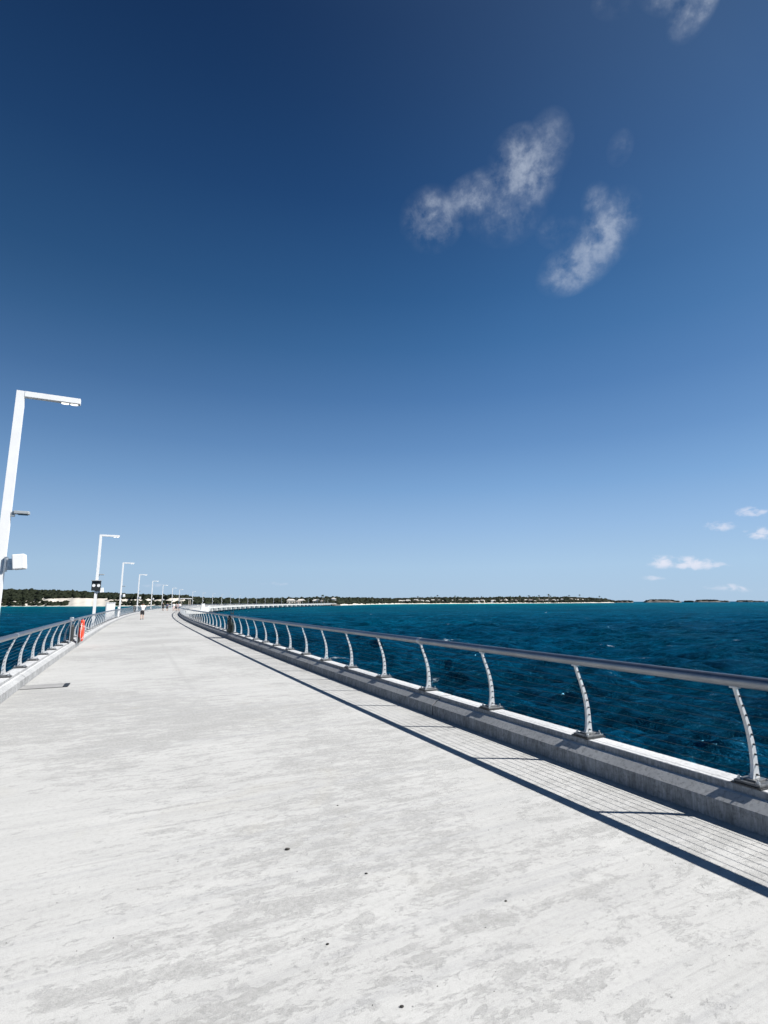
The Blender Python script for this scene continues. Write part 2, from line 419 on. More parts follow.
# widened viewing platform on the far bend, seaward side
pl = MB(); pp = []
for s in np.arange(128, 188, 4): pp.append((s, .27 + 5.2 * min(1, (s - 128) / 6.0, (188 - s) / 6.0) if s > 128 else .27))
vs = []; fs = []
for (s, w_) in pp:
    vs += [axis(s, .27, -.004), axis(s, w_ + .02, -.004), axis(s, w_ + .02, -.9), axis(s, .27, -.9)]
for i in range(len(pp) - 1):
    for k in range(4): fs.append((i * 4 + k, i * 4 + (k + 1) % 4, i * 4 + 4 + (k + 1) % 4, i * 4 + 4 + k))
pl.add(vs, fs); o = pl.build('platform', M['fascia']); tag(o, kind='structure')
wl = MB(); vs = []; fs = []
for (s, w_) in pp[1:]:
    vs += [axis(s, w_ - .2, 0), axis(s, w_ - .2, .8), axis(s, w_, .8), axis(s, w_, 0)]
for i in range(len(pp) - 2):
    for k in range(4): fs.append((i * 4 + k, i * 4 + (k + 1) % 4, i * 4 + 4 + (k + 1) % 4, i * 4 + 4 + k))
wl.add(vs, fs); o = wl.build('parapet_wall', M['white'])
tag(o, 'low white parapet wall round the platform on the seaward bend of the pier', 'wall')

# ------------------------------------------------------------------ railings
RH = 1.085; RO = -.13        # handrail centre height, lean-in offset (right side)
def post_profile(t, side):   # t 0..1 ; returns (off, z)
    z = .305 + (RH - .055 - .305) * t
    return side * (.028 * math.sin(math.pi * min(t * 1.15, 1)) + RO * t ** 1.9), z
def make_post(side):
    mb = MB(); n = 12; wv = []
    for i in range(n + 1):
        t = i / n; o, z = post_profile(t, side); wd = .046 * (1 - t) ** 1.3 + .026 + (.03 * max(0, 1 - t * 8))
        for dy in (-.013, .013):
            wv += [(o - wd / 2, dy, z), (o + wd / 2, dy, z)]
    fs = []
    for i in range(n):
        a = i * 4; b = a + 4
        fs += [(a, a + 1, b + 1, b), (a + 2, b + 2, b + 3, a + 3), (a, b, b + 2, a + 2), (a + 1, a + 3, b + 3, b + 1)]
    fs += [(0, 2, 3, 1), (n * 4, n * 4 + 1, n * 4 + 3, n * 4 + 2)]
    mb.add(wv, fs)
    # cross rib behind the blade (T section), narrower
    rv = []
    for i in range(n + 1):
        t = i / n; o, z = post_profile(t, side)
        rv += [(o + side * .004 - .005, .0135, z), (o + side * .004 + .005, .0135, z), (o + side * .004 - .005, .027 - .008 * t, z), (o + side * .004 + .005, .027 - .008 * t, z)]
    mb.add(rv, fs)
    o, z = post_profile(1, side); mb.box((o, 0, z + .004), (.045, .07, .016), bev=.003)
    return mb
def make_plate(side):
    mb = MB(); mb.box((0, 0, .296), (.24, .20, .018), bev=.003); mb.box((0, 0, .311), (.15, .10, .016), bev=.004); return mb
def make_pad(side): return MB().box((0, 0, .2805), (.27, .23, .011))  # thin dark sheet below the base plate
def make_bolts(sx, sy, side):
    mb = MB(); c = (sx * .09, sy * .072)
    mb.cyl((*c, .305), (*c, .340), .008, 8); mb.cyl((*c, .3055), (*c, .320), .016, 6); return mb
def make_fitting(t, side):
    mb = MB(); o, z = post_profile(t, side); mb.cyl((o, -.026, z), (o, -.014, z), .0085, 6); return mb
TC = [(i + .55) / 9.4 for i in range(9)]
railing_labels = {1: 'steel railing with thick tubular handrail on the shaded kerb, right side of the pier',
                  -1: 'sunlit railing with curved steel posts along the white left kerb, orange lifebuoy beside it'}
SP = 1.7078
def railing(side, sfirst, nnear, ndet):
    root = empty('railing', axis(sfirst, 0 if side > 0 else -W, .27))
    rinv = root.matrix_basis.inverted()
    tag(root, railing_labels[side], 'railing')
    post = make_post(side).build('post', M['post'], root)
    plate = make_plate(side).build('base_plate', M['plate'], post)
    pad = make_pad(side).build('dark_pad', M['dark'], post)
    s = sfirst; base = 0 if side > 0 else -W; posts = []
    bolts = [(sx, sy) for sx in (-1, 1) for sy in (-1, 1)]
    bm_ = [make_bolts(a, b, side).build('anchor_bolt', M['galv'], post) for a, b in bolts]
    fm_ = [make_fitting(t, side).build('cable_fitting', M['dark'], post) for t in TC]
    for i in range(nnear):
        o = post if i == 0 else post.copy()
        if i:
            C.objects.link(o); o.parent = root
            for ch in [plate, pad] + (bm_ + fm_ if i < ndet else []):
                c = ch.copy(); C.objects.link(c); c.parent = o
        o.matrix_local = rinv @ frame(s, base)
        s += SP
    # far posts of the same railing, one part
    far = MB()
    while s < 858:
        F = frame(s, base); a = []
        for t in (0, .5, 1):
            q, z = post_profile(t, side); a.append(rinv @ (F @ Vector((q, 0, z - .02))))
        far.tube(a, [.04, .03, .025], 4, cap=False); s += SP
    o = far.build('post', M['post'], root); o['kind'] = 'stuff'
    ro = base + side * RO
    ss = stations(S0 + 1)
    MB().tube([rinv @ axis(t, ro, RH) for t in ss], .049, 16).build('handrail', M['rail'], root, smooth=True)
    for k, t in enumerate(TC):
        q, z = post_profile(t, side)
        MB().tube([rinv @ axis(u, base + q, z) for u in stations(S0 + 1, 330)], .0031, 5).build('cable', M['cable'], root, smooth=True)
    for k in range(6, 60, 9):
        u = sfirst + k * SP + .03
        MB().tube([rinv @ axis(u - .05, ro, RH), rinv @ axis(u + .05, ro, RH)], .0525, 16).build('rail_sleeve', M['galv'], root, smooth=False)
    return root
railing(1, -5.0145 - SP * 3, 98, 16)
railing(-1, 5.2772 - SP * 6, 98, 16)

# ------------------------------------------------------------------ street lamps
ordn = ['first', 'second', 'third', 'fourth', 'fifth', 'sixth', 'seventh', 'eighth', 'ninth', 'tenth', 'eleventh', 'twelfth', 'thirteenth', 'fourteenth', 'fifteenth',
        'sixteenth', 'seventeenth', 'eighteenth', 'nineteenth', 'twentieth', 'twenty-first', 'twenty-second', 'twenty-third', 'twenty-fourth', 'twenty-fifth', 'twenty-sixth', 'twenty-seventh', 'twenty-eighth']
LH = 6.92; LO = -W - .625
def make_lamp():
    root = empty('street_lamp', (0, 0, 0))
    p = MB(); h = .115; vs = []
    for z, w_ in ((0, .098), (LH * .5, .092), (LH, .085)):
        vs += [(-w_, -w_ * .8, z), (w_, -w_ * .8, z), (w_, w_ * .8, z), (-w_, w_ * .8, z)]
    fs = [(0, 1, 2, 3), (8, 9, 10, 11)] + [(a + k, a + (k + 1) % 4, a + 4 + (k + 1) % 4, a + 4 + k) for a in (0, 4) for k in range(4)]
    p.add(vs, fs); p.build('pole', M['white'], root)
    a = MB(); a.box((.085 + .60, 0, LH - .07), (1.20, .15, .14), bev=.006); arm = a.build('arm', M['white'], root)
    for cx in (.95, 1.15):
        MB().tube([(cx - .085, 0, LH - .152), (cx - .07, 0, LH - .158), (cx, 0, LH - .160), (cx + .07, 0, LH - .158), (cx + .085, 0, LH - .152)], [.008, .022, .026, .022, .008], 12).build('lamp_lens', M['lens'], arm)
    MB().box((1.05, 0, LH - .145), (.44, .13, .008)).build('lens_frame', M['grey'], arm)
    f = MB(); f.box((0, 0, .02), (.42, .36, .04), bev=.004)
    for sx in (-1, 1):
        for sy in (-1, 1): f.cyl((sx * .17, sy * .14, .04), (sx * .17, sy * .14, .08), .016, 6)
    f.build('base_plate', M['galv'], root)
    # small side flood light
    b = MB(); b.box((.31, -.02, 3.88), (.31, .17, .07), bev=.01); b.box((.14, -.02, 3.84), (.06, .1, .12)); fl = b.build('side_light', M['grey'], root)
    MB().box((.33, -.02, 3.835), (.20, .15, .012)).build('light_lens', M['glass'], fl)
    # white speaker cabinet on a bracket
    c = MB(); c.box((.38, -.05, 2.70), (.25, .33, .35), Matrix.Rotation(R(-7), 3, 'Y'), bev=.02); cb = c.build('speaker_box', M['white'], root)
    c = MB(); c.box((.18, -.03, 2.64), (.18, .10, .26), bev=.01); c.box((.115, -.03, 2.64), (.04, .2, .34)); c.build('bracket', M['galv'], cb)
    return root
lamp = make_lamp(); GL = 'white street lamps along the left edge of the pier'
corb = MB().box((-.04, 0, -.30), (.72, .70, .58), bev=.02).build('lamp_corbel', M['fascia'], deck)
k = 0
while True:
    s = 7.0786 + 29.9887 * k
    if k == 7: s -= 9
    if s > 830: break
    o = lamp if k == 0 else copy_tree(lamp)
    o.matrix_basis = frame(s, LO, 0)
    if k == 0: lb = 'nearest white street lamp, towering at the left edge of the photo'
    elif k == 1: lb = 'white street lamp with a dark box with two round lenses on its pole'
    else: lb = 'white street lamp, %s in line from the camera along the left railing' % ordn[k]
    tag(o, lb, 'street lamp', GL)
    c = corb if k == 0 else corb.copy()
    if k: C.objects.link(c); c.parent = deck
    c.matrix_local = frame(s, LO, 0)
    if k == 1: second = o
    k += 1
# dark twin lens box hung on the second lamp
t = MB().box((.0, -.16, 3.02), (.62, .12, .72), bev=.02).build('signal_box', M['black'], second)
MB().box((.0, -.22, 3.41), (.70, .26, .05), bev=.008).build('hood', M['grey'], t)
for sx in (-1, 1): MB().cyl((sx * .16, -.245, 3.04), (sx * .16, -.219, 3.04), .11, 20).build('round_lens', M['white'], t)

# ------------------------------------------------------------------ life saving gear
def stand(mb, side):
    for dy in (-.36, .36): mb.box((0, dy, .58), (.035, .035, 1.16), bev=.004)
    for z in (1.05, .30): mb.box((0, 0, z), (.03, .64, .05))
def lifebuoy(s, off, rim, label, hang):
    root = empty('life_ring_station', (0, 0, 0)); root.matrix_basis = frame(s, off, hang)
    m = MB(); stand(m, 1); m.build('stand', M['galv'] if off < -3 else M['black'], root)
    sx = .10 if off < -3 else -.10
    r = MB().torus((sx, 0, .58), .30, .075, (0, 1, 0), (0, 0, 1)); ring = r.build('life_ring', rim, root, smooth=True)
    for a in range(4):
        A = math.pi / 4 + a * math.pi / 2
        MB().torus((sx, .30 * math.cos(A), .58 + .30 * math.sin(A)), .079, .006, (1, 0, 0), (0, math.cos(A), math.sin(A)), 14, 6).build('band', M['shirt'], ring)
    MB().torus((sx, 0, .58), .385, .008, (0, 1, 0), (0, 0, 1), 32, 5).build('rope', M['shirt'] if rim == M['orange'] else M['black'], ring)
    tag(root, label, 'lifebuoy', 'lifebuoy stations on the pier'); return root
lr = lifebuoy(17.0, -6.50, M['orange'], 'orange life ring on a steel stand against the left railing', 0.0)
MB().box((.11, 0, .64), (.13, .26, .86), bev=.05).build('orange_cover', M['orange'], lr)
MB().box((.03, -.2, .52), (.10, .22, .70), bev=.03).build('dark_bag', M['black'], lr)
rr = lifebuoy(19.6, -.06, M['blackgreen'], 'dark life ring hanging on the right railing, in shade', .16)
bg = MB().box((-.06, .02, .36), (.30, .66, .52), bev=.10).build('dark_bag', M['blackgreen'], rr)
MB().box((-.216, -.16, .40), (.012, .10, .20), bev=.003).build('reflective_patch', M['offwhite'], rr)
# stand with black throw bag just this side of the orange ring
st = empty('throw_bag_stand', (0, 0, 0)); st.matrix_basis = frame(15.3, -6.62, .275)
m = MB(); m.box((0, -.12, .42), (.035, .035, .84), bev=.004); m.box((0, .12, .42), (.035, .035, .84), bev=.004); m.box((0, 0, .86), (.12, .28, .16), bev=.02); m.build('stand', M['galv'], st)
MB().box((.03, 0, .36), (.16, .26, .60), bev=.06).build('throw_bag', M['black'], st)
tag(st, 'small steel stand with a black bag, just this side of the orange life ring', 'rescue stand')
# black bin bag on the left railing further on
bn = empty('litter_bin', (0, 0, 0)); bn.matrix_basis = frame(84, -6.78, .275)
m = MB(); m.tube([(0, 0, .08), (0, 0, .5), (0, 0, .92)], [.15, .18, .20], 20); m.build('bin_body', M['black'], bn)
MB().tube([(0, 0, .921), (0, 0, .97), (0, 0, 1.0)], [.21, .20, .10], 20).build('lid', M['black'], bn)
MB().cyl((0, 0, .0), (0, 0, .079), .15, 16).build('foot', M['galv'], bn)
tag(bn, 'small black bin against the left railing, beyond the white cabinet', 'bin')
# white cabinet outside the left railing
cb = empty('equipment_cabinet', (0, 0, 0)); cb.matrix_basis = frame(57, -W - .85, 0)
MB().box((0, 0, .92), (.85, .75, 1.72), bev=.02).build('housing', M['white'], cb)
MB().box((0, 0, 1.80), (.93, .83, .05), bev=.01).build('lid', M['white'], cb)
MB().box((0, -.383, .95), (.70, .012, 1.45), bev=.004).build('door', M['offwhite'], cb)
MB().box((0, 0, .03), (.80, .70, .06)).build('plinth', M['grey'], cb)
tag(cb, 'tall white equipment cabinet standing outside the left railing between the second and third lamps', 'cabinet')
co = MB().box((0, 0, -.30), (1.0, 1.0, .58), bev=.02).build('cabinet_corbel', M['fascia'], deck); co.matrix_local = frame(57, -W - .76, 0)
bo = empty('bollard', (0, 0, 0)); bo.matrix_basis = frame(56.5, -W - .02, .275)
MB().tube([(0, 0, 0), (0, 0, 1.0), (0, 0, 1.04)], [.10, .10, .06], 16).build('bollard_post', M['white'], bo)
MB().cyl((0, 0, 0), (0, 0, .03), .15, 16).build('base_plate', M['galv'], bo)
tag(bo, 'short white bollard against the left kerb, just past the white cabinet', 'bollard')
# cabinet at the platform
c2 = empty('equipment_cabinet', (0, 0, 0)); c2.matrix_basis = frame(168, 3.6, 0)
MB().box((0, 0, .75), (1.0, 1.0, 1.5), bev=.03).build('housing', M['white'], c2)
MB().box((0, 0, 1.53), (1.12, 1.12, .06), bev=.01).build('lid', M['offwhite'], c2)
MB().box((0, -.51, .72), (.8, .016, 1.3), bev=.004).build('door', M['offwhite'], c2)
tag(c2, 'white box kiosk on the platform at the far bend, right of the walkers', 'kiosk')
# canopy
cn = empty('canopy_shelter', (0, 0, 0)); cn.matrix_basis = frame(205, -4.6, 0)
MB().box((0, 0, 3.35), (3.6, 6.0, .26), bev=.04).build('roof', M['white'], cn)
for sx in (-1, 1):
    for sy in (-1, 1): MB().box((sx * 1.35, sy * 2.5, 1.61), (.16, .16, 3.2)).build('column', M['cream'], cn)
MB().box((0, .5, .42), (.45, 2.4, .08)).build('bench_seat', M['wood'], cn)
for sy in (-.5, 1.5): MB().box((0, sy, .19), (.4, .1, .38)).build('bench_leg', M['grey'], cn)
tag(cn, 'flat white roofed shelter on cream columns, far along the pier behind the walkers', 'shelter')

# drain cover by the left kerb
hc = empty('drain_cover', (0, 0, 0)); hc.matrix_basis = frame(5.62, -6.10, .004)
MB().box((0, -.28, 0.001), (.86, .028, .004)).build('frame', M['dark'], hc)
MB().box((0, .285, 0.001), (.86, .04, .004)).build('frame', M['dark'], hc)
MB().box((-.04, 0, .003), (.74, .50, .008), bev=.002).build('lid', M['lid'], hc)
m = MB()
for i in range(7): m.box((.385, -.22 + i * .073, .004), (.10, .045, .009))
m.build('grating', M['dark'], hc)
tag(hc, 'flush drain cover with dark grating end beside the left kerb', 'drain cover')

# stone chips lying on the deck
stones = [(-3.80, -3.514, .012), (-5.44, -3.479, .0065), (-4.35, -3.15, .007), (-4.9, -3.62, .006), (-5.0, -2.55, .006), (-3.2, -2.9, .005)]
sl = ['largest dark stone chip on the pale deck left of centre', 'small dark stone chip lying lowest on the deck at the bottom of the photo', 'small dark chip on the deck right of the largest chip',
      'tiny dark chip on the deck left of the bottom one', 'tiny dark chip on bare deck right of the others', 'tiny dark chip on the deck farthest from the camera']
for (a, off, r), lb in zip(stones, sl):
    bm = bmesh.new(); bmesh.ops.create_icosphere(bm, subdivisions=2, radius=r)
    for v in bm.verts:
        v.co *= 1 + .5 * noise.noise(v.co * 90 + Vector((off * 9, a, 0))); v.co.z *= .6; v.co.x *= 1.4
    me = bpy.data.meshes.new('stone_chip'); bm.to_mesh(me); bm.free(); me.materials.append(M['stone'])
    o = bpy.data.objects.new('stone_chip', me); C.objects.link(o); o.location = axis(a, off, r * .5); tag(o, lb, 'stone chip', 'stone chips on the deck')

gr = MB()
for _ in range(260):
    a = random.uniform(-6.6, 4) ; off = random.uniform(-6.3, -.4); r = random.uniform(.0012, .0034) * (1.3 if random.random() < .1 else 1)
    c = axis(a, off, r * .4); k_ = 6; th = random.uniform(0, 6.28)
    ring = [c + Vector((math.cos(th + i * 1.047) * r * random.uniform(.6, 1.6), math.sin(th + i * 1.047) * r * random.uniform(.6, 1.3), -r * .4)) for i in range(6)]
    gr.add(ring + [c + Vector((0, 0, r * .5))], [(i, (i + 1) % 6, 6) for i in range(6)])
o = gr.build('grit', M['stone']); tag(o, 'fine dark grit scattered thinly over the pale concrete deck', 'grit', kind='stuff')

# ------------------------------------------------------------------ people
def skin_mesh(name, joints, edges, mat, parent, levels=2):
    me = bpy.data.meshes.new(name); me.from_pydata([j[:3] for j in joints], edges, []); me.update()
    o = bpy.data.objects.new(name, me); C.objects.link(o)
    sk = o.modifiers.new('s', 'SKIN'); sk.use_smooth_shade = True
    for i, j in enumerate(joints):
        me.skin_vertices[0].data[i].radius = (j[3], j[4] if len(j) > 4 else j[3]); me.skin_vertices[0].data[i].use_root = (i == 0)
    sb = o.modifiers.new('u', 'SUBSURF'); sb.levels = levels; sb.render_levels = levels
    bpy.context.view_layer.update()
    ev = o.evaluated_get(bpy.context.evaluated_depsgraph_get()); nm = bpy.data.meshes.new_from_object(ev)
    o.modifiers.clear(); o.data = nm; bpy.data.meshes.remove(me); nm.materials.clear(); nm.materials.append(mat)
    nm.shade_smooth(); o.parent = parent; return o
def person(s, off, face, label, top, bottom, hair='hair', arms='down', stride=.22, height=1.75, dress=False):
    """face: heading of the walker relative to the pier axis, 0 = walking away"""
    root = empty('person', (0, 0, 0)); root.matrix_basis = frame(s, off, 0) @ Matrix.Rotation(face, 4, 'Z') @ Matrix.Scale(height / 1.75, 4)
    # y forward
    P = [(0, 0, .96, .13, .10), (0, -.01, 1.12, .12, .09), (0, 0, 1.30, .15, .10), (0, 0, 1.44, .10, .07), (0, .01, 1.52, .055, .055), (0, .03, 1.60, .085, .10), (0, .02, 1.68, .075, .085)]
    E = [(0, 1), (1, 2), (2, 3), (3, 4), (4, 5), (5, 6)]
    def chain(start, pts):
        a = start
        for p in pts: P.append(p); E.append((a, len(P) - 1)); a = len(P) - 1
        return a
    for sx in (-1, 1):
        fwd = stride * sx
        chain(0, [(sx * .095, .02, .88, .088), (sx * .105, fwd * .55, .50, .058), (sx * .105, fwd * 1.0 - (.06 if sx < 0 else 0), .10, .04), (sx * .11, fwd * 1.0 + .02, .045, .042, .035), (sx * .12, fwd * 1.0 + .15, .032, .04, .028)])
        if arms == 'up':
            hnd = [(sx * .19, .0, 1.42, .055), (sx * .29, .10, 1.24, .042), (sx * .30, .16, 1.22, .04), (sx * .16, .24, 1.50, .03), (sx * .11, .25, 1.58, .03, .018), (sx * .08, .25, 1.65, .018, .012)]
        else:
            sw = -fwd * .8
            hnd = [(sx * .19, 0, 1.41, .055), (sx * .235, sw * .3 - .01, 1.15, .042), (sx * .245, sw * .75 + .02, .92, .028), (sx * .24, sw * .9 + .04, .84, .033, .016), (sx * .235, sw * .95 + .05, .77, .018, .011)]
        a = chain(3, hnd)
    skin_mesh('body', P, E, M['skin'], root)
    # shirt
    Q = [(0, 0, .92, .20, .15), (0, -.01, 1.10, .185, .14), (0, 0, 1.30, .20, .14), (0, 0, 1.43, .15, .10)]
    F = [(0, 1), (1, 2), (2, 3)]
    for sx in (-1, 1):
        Q.append((sx * .19, 0, 1.42, .095)); F.append((3, len(Q) - 1))
        Q.append((sx * (.265 if arms == 'up' else .225), .07 if arms == 'up' else 0, 1.27 if arms == 'up' else 1.16, .085)); F.append((len(Q) - 2, len(Q) - 1))
    skin_mesh('shirt', Q, F, M[top], root)
    Q = [(0, 0, 1.0, .16, .125), (0, 0, .90, .18, .14)]; F = [(0, 1)]
    for sx in (-1, 1):
        Q.append((sx * .10, stride * sx * .12, .78, .12)); F.append((1, len(Q) - 1))
        Q.append((sx * .108, stride * sx * .5, .47, .10)); F.append((len(Q) - 2, len(Q) - 1))
    skin_mesh('shorts', Q, F, M[bottom], root)
    hm = MB(); bm = bmesh.new(); bmesh.ops.create_uvsphere(bm, u_segments=16, v_segments=10, radius=.108)
    bmesh.ops.delete(bm, geom=[v for v in bm.verts if v.co.z < -.02 and v.co.y > -.02 or v.co.z < -.07], context='VERTS')
    for v in bm.verts: v.co = Vector((v.co.x * .92, v.co.y * 1.12 + .01, v.co.z * 1.05 + 1.655))
    me = bpy.data.meshes.new('hair'); bm.to_mesh(me); bm.free(); me.materials.append(M[hair]); me.shade_smooth()
    h = bpy.data.objects.new('hair', me); C.objects.link(h); h.parent = root
    for sx in (-1, 1):
        y0 = stride * sx - (.0 if sx > 0 else 0)
        MB().box((sx * .115, y0 + .05, .035), (.10, .28, .07), bev=.025).build('shoe', M['shorts'] if top != 'pinkcloth' else M['shirt'], root)
    tag(root, label, 'person'); return root
person(54.6, -4.37, .1, 'person in white T-shirt and black shorts walking alone, arms raised to the head', 'shirt', 'shorts', arms='up', stride=.12)
person(118.5, -4.25, 0, 'person in all dark clothes, leftmost of the far group on the deck', 'shorts', 'shorts', stride=.05, height=1.85)
person(117.8, -3.35, 3.0, 'person in dark blue top beside the darkly dressed leftmost walker', 'bluecloth', 'shorts', stride=.2)
person(117, -2.0, 3.2, 'person in white top and pale shorts, middle of the far group', 'shirt', 'pinkcloth', stride=.2)
person(119, -1.6, 3.2, 'person in grey shirt right behind the one in white', 'greycloth', 'shorts', stride=.2, height=1.72)
person(117, -1.15, 3.1, 'person in pale pink top, second from the right of the far group', 'pinkcloth', 'greycloth', stride=.2, height=1.66)
person(116.3, -.75, 3.1, 'person in white shirt and dark shorts, rightmost of the far group by the right kerb', 'shirt', 'bluecloth', stride=.25)

# ------------------------------------------------------------------ sea
def sea():
    ang = np.concatenate([np.linspace(-180, -56, 60)[:-1], np.linspace(-56, 50, 860)[:-1], np.linspace(50, 180, 60)]) * np.pi / 180
    rr = [2.5]
    while rr[-1] < 14000:
        r = rr[-1]; rr.append(r * (1.0062 if r < 260 else (1.02 if r < 1200 else 1.12)))
    rr = np.array(rr); A, Q = np.meshgrid(ang, rr)
    X = np.sin(A) * Q; Y = np.cos(A) * Q; Z = np.zeros_like(X); DX = np.zeros_like(X); DY = np.zeros_like(X)
    cell = np.maximum(Q * .0062, Q * .0021)
    wind = R(200)
    for i in range(110):
        lam = .8 * (9 / .8) ** (rng.random() ** 1.15); th = wind + rng.normal(0, .55)
        kx, ky = math.sin(th) * 2 * math.pi / lam, math.cos(th) * 2 * math.pi / lam; ph = rng.random() * 6.28
        a = .0135 * lam ** .75 * (.6 + .8 * rng.random()) * (1 if lam < 7 else .8)
        fade = np.clip(lam / cell / 3 - 1, 0, 1)
        P_ = kx * X + ky * Y + ph; Z += a * fade * np.cos(P_)
        DX -= a * .75 * fade * math.sin(th) * np.sin(P_); DY -= a * .75 * fade * math.cos(th) * np.sin(P_)
    X = X + DX; Y = Y + DY
    nr, na = X.shape
    co = np.stack([X, Y, Z + SEA], -1).reshape(-1, 3).astype(np.float32)
    i = np.arange(nr - 1)[:, None] * na + np.arange(na - 1)[None, :]
    q = np.stack([i, i + 1, i + na + 1, i + na], -1).reshape(-1, 4)[:, ::-1].astype(np.int32)
    me = bpy.data.meshes.new('sea'); me.vertices.add(len(co)); me.vertices.foreach_set('co', co.ravel())
    me.loops.add(q.size); me.loops.foreach_set('vertex_index', np.ascontiguousarray(q).ravel())
    me.polygons.add(len(q)); me.polygons.foreach_set('loop_start', np.arange(len(q), dtype=np.int32) * 4)
    me.update(calc_edges=True); me.shade_smooth(); me.materials.append(M['sea'])
    if me.polygons[10].normal.z < 0: me.flip_normals()
    o = bpy.data.objects.new('sea', me); C.objects.link(o); tag(o, kind='structure')
sea()

# ------------------------------------------------------------------ far shore
CAMZ = 1.73
def bearing(px): return math.atan((px - 384) / 519.5)
def pxb(b): return 384 + 519.5 * math.tan(b)
def horiz(px): return 602.3 - (px - 384) * .0033
R0 = [(-500, 1500), (-150, 1300), (0, 1160), (60, 1050), (120, 950), (180, 905), (250, 900), (305, 895), (330, 868), (338, 880), (352, 1000), (375, 1250), (400, 1450), (450, 1600), (500, 1750), (560, 2000), (600, 2250), (612, 2400)]
# ground height behind the shore (metres over sea)
HB = [(-500, 34), (-150, 33), (0, 31), (60, 27), (120, 20), (180, 13), (240, 8), (300, 9.5), (345, 11), (375, 12), (420, 14), (470, 15), (520, 18), (570, 18), (600, 13), (612, 3)]
def it(tab, x): return float(np.interp(x, [a for a, _ in tab], [b for _, b in tab]))
def shore_r(px):
    b = bearing(px)
    return it(R0, px) * (1 + .006 * math.sin(px * .21) + .004 * math.sin(px * .53 + 1))
def gz(px, t):
    """ground height above sea at t metres behind the shoreline"""
    H = it(HB, px)
    if t < 0: return max(-2.0, t * .08)
    if t < 14: return t * .12
    if px < 190: c = 1.7 + (13.5 - 1.7) * min(1, (t - 14) / 56) if t < 70 else 13.5 + (max(H, 14) - 13.5) * min(1, (t - 70) / 150)
    else: c = 1.7 + (H - 1.7) * min(1, (t - 14) / 160)
    return c + 1.2 * noise.noise(Vector((px * .05, t * .02, 0))) * min(1, t / 60)
def wpos(px, t, z): 
    b = bearing(px); r = (shore_r(px) + t) / 1.0
    return Vector((math.sin(b) * r, math.cos(b) * r, z))
cols = list(np.arange(-480, -20, 20)) + list(np.arange(-20, 614, 3))
ts = [-30, -8, 0, 4, 8, 14, 22, 32, 45, 58, 70, 90, 120, 160, 220, 320, 480]
vs = []; fs = []
for px in cols:
    for t in ts: vs.append(wpos(px, t, SEA + gz(px, t) - (8 if px > 611 or t == 480 else 0)))
n = len(ts)
for i in range(len(cols) - 1):
    for k in range(n - 1): fs.append((i * n + k, i * n + k + 1, (i + 1) * n + k + 1, (i + 1) * n + k))
o = MB().add(vs, fs).build('far_shore', M['sand'], smooth=True); tag(o, kind='structure')

# dark ground under the woods: scrub floor, part of terrain look is carried by the canopy itself
ico = bmesh.new(); bmesh.ops.create_icosphere(ico, subdivisions=2, radius=1); iv = np.array([v.co[:] for v in ico.verts]); 
ifc = np.array([[v.index for v in f.verts] for f in ico.faces]); ico.free()
def clumps(name, items, mat, amp=.42):
    """items: (centre, rx, rz); ragged leaf masses merged as one uncountable wood"""
    V = []; F = []; n = 0
    for (c, rx, rz) in items:
        d = 1 + amp * (rng.random(len(iv)) * 2 - 1)
        v = iv * d[:, None]; v = v * np.array([rx, rx, rz]); a = rng.random() * 6.28
        v = np.stack([v[:, 0] * math.cos(a) - v[:, 1] * math.sin(a), v[:, 0] * math.sin(a) + v[:, 1] * math.cos(a), v[:, 2]], 1) + np.array(c)
        V.append(v); F.append(ifc + n); n += len(iv)
    V = np.concatenate(V).astype(np.float32); F = np.concatenate(F).astype(np.int32)
    me = bpy.data.meshes.new(name); me.vertices.add(len(V)); me.vertices.foreach_set('co', V.ravel())
    me.loops.add(F.size); me.loops.foreach_set('vertex_index', F.ravel()); me.polygons.add(len(F))
    me.polygons.foreach_set('loop_start', np.arange(len(F), dtype=np.int32) * 3); me.update(calc_edges=True); me.materials.append(mat)
    o = bpy.data.objects.new(name, me); C.objects.link(o); return o
items = []
def bare(px, t):
    w_ = 4 * noise.noise(Vector((px * .06, t * .03, 5)))
    if px < 20: return t < 8
    if px < 45: return t < 8
    if px < 72: return t < 8 or 40 + w_ * 2 < t < 74 + w_
    if px < 112: return t < 78 + w_
    if px < 190: return t < 8 or (40 < t < 60)
    if px < 330: return t < 12
    return t < 16 + w_
NF = 8000
for _ in range(NF):
    px = random.choice((random.uniform(-460, 0), random.uniform(0, 200), random.uniform(0, 340), random.uniform(180, 420), random.uniform(400, 611), random.uniform(200, 611)))
    t = random.uniform(4, 300) if random.random() < .75 else random.uniform(4, 90)
    if bare(px, t): continue
    z = SEA + gz(px, t)
    low = t < 52 and px < 190
    r = random.uniform(2.2, 3.6) if low else random.uniform(2.7, 4.6) * (1.25 if px < -20 or px > 420 else 1)
    hz = r * random.uniform(.45, .75) if low else r * random.uniform(.55, .9)
    if not low and random.random() < .03: hz *= 1.35
    items.append((wpos(px, t, z + hz * .55), r, hz))
o = clumps('shore_wood', items, M['forest']); tag(o, 'dark scrubby wood covering the far low shore', 'wood', kind='stuff')

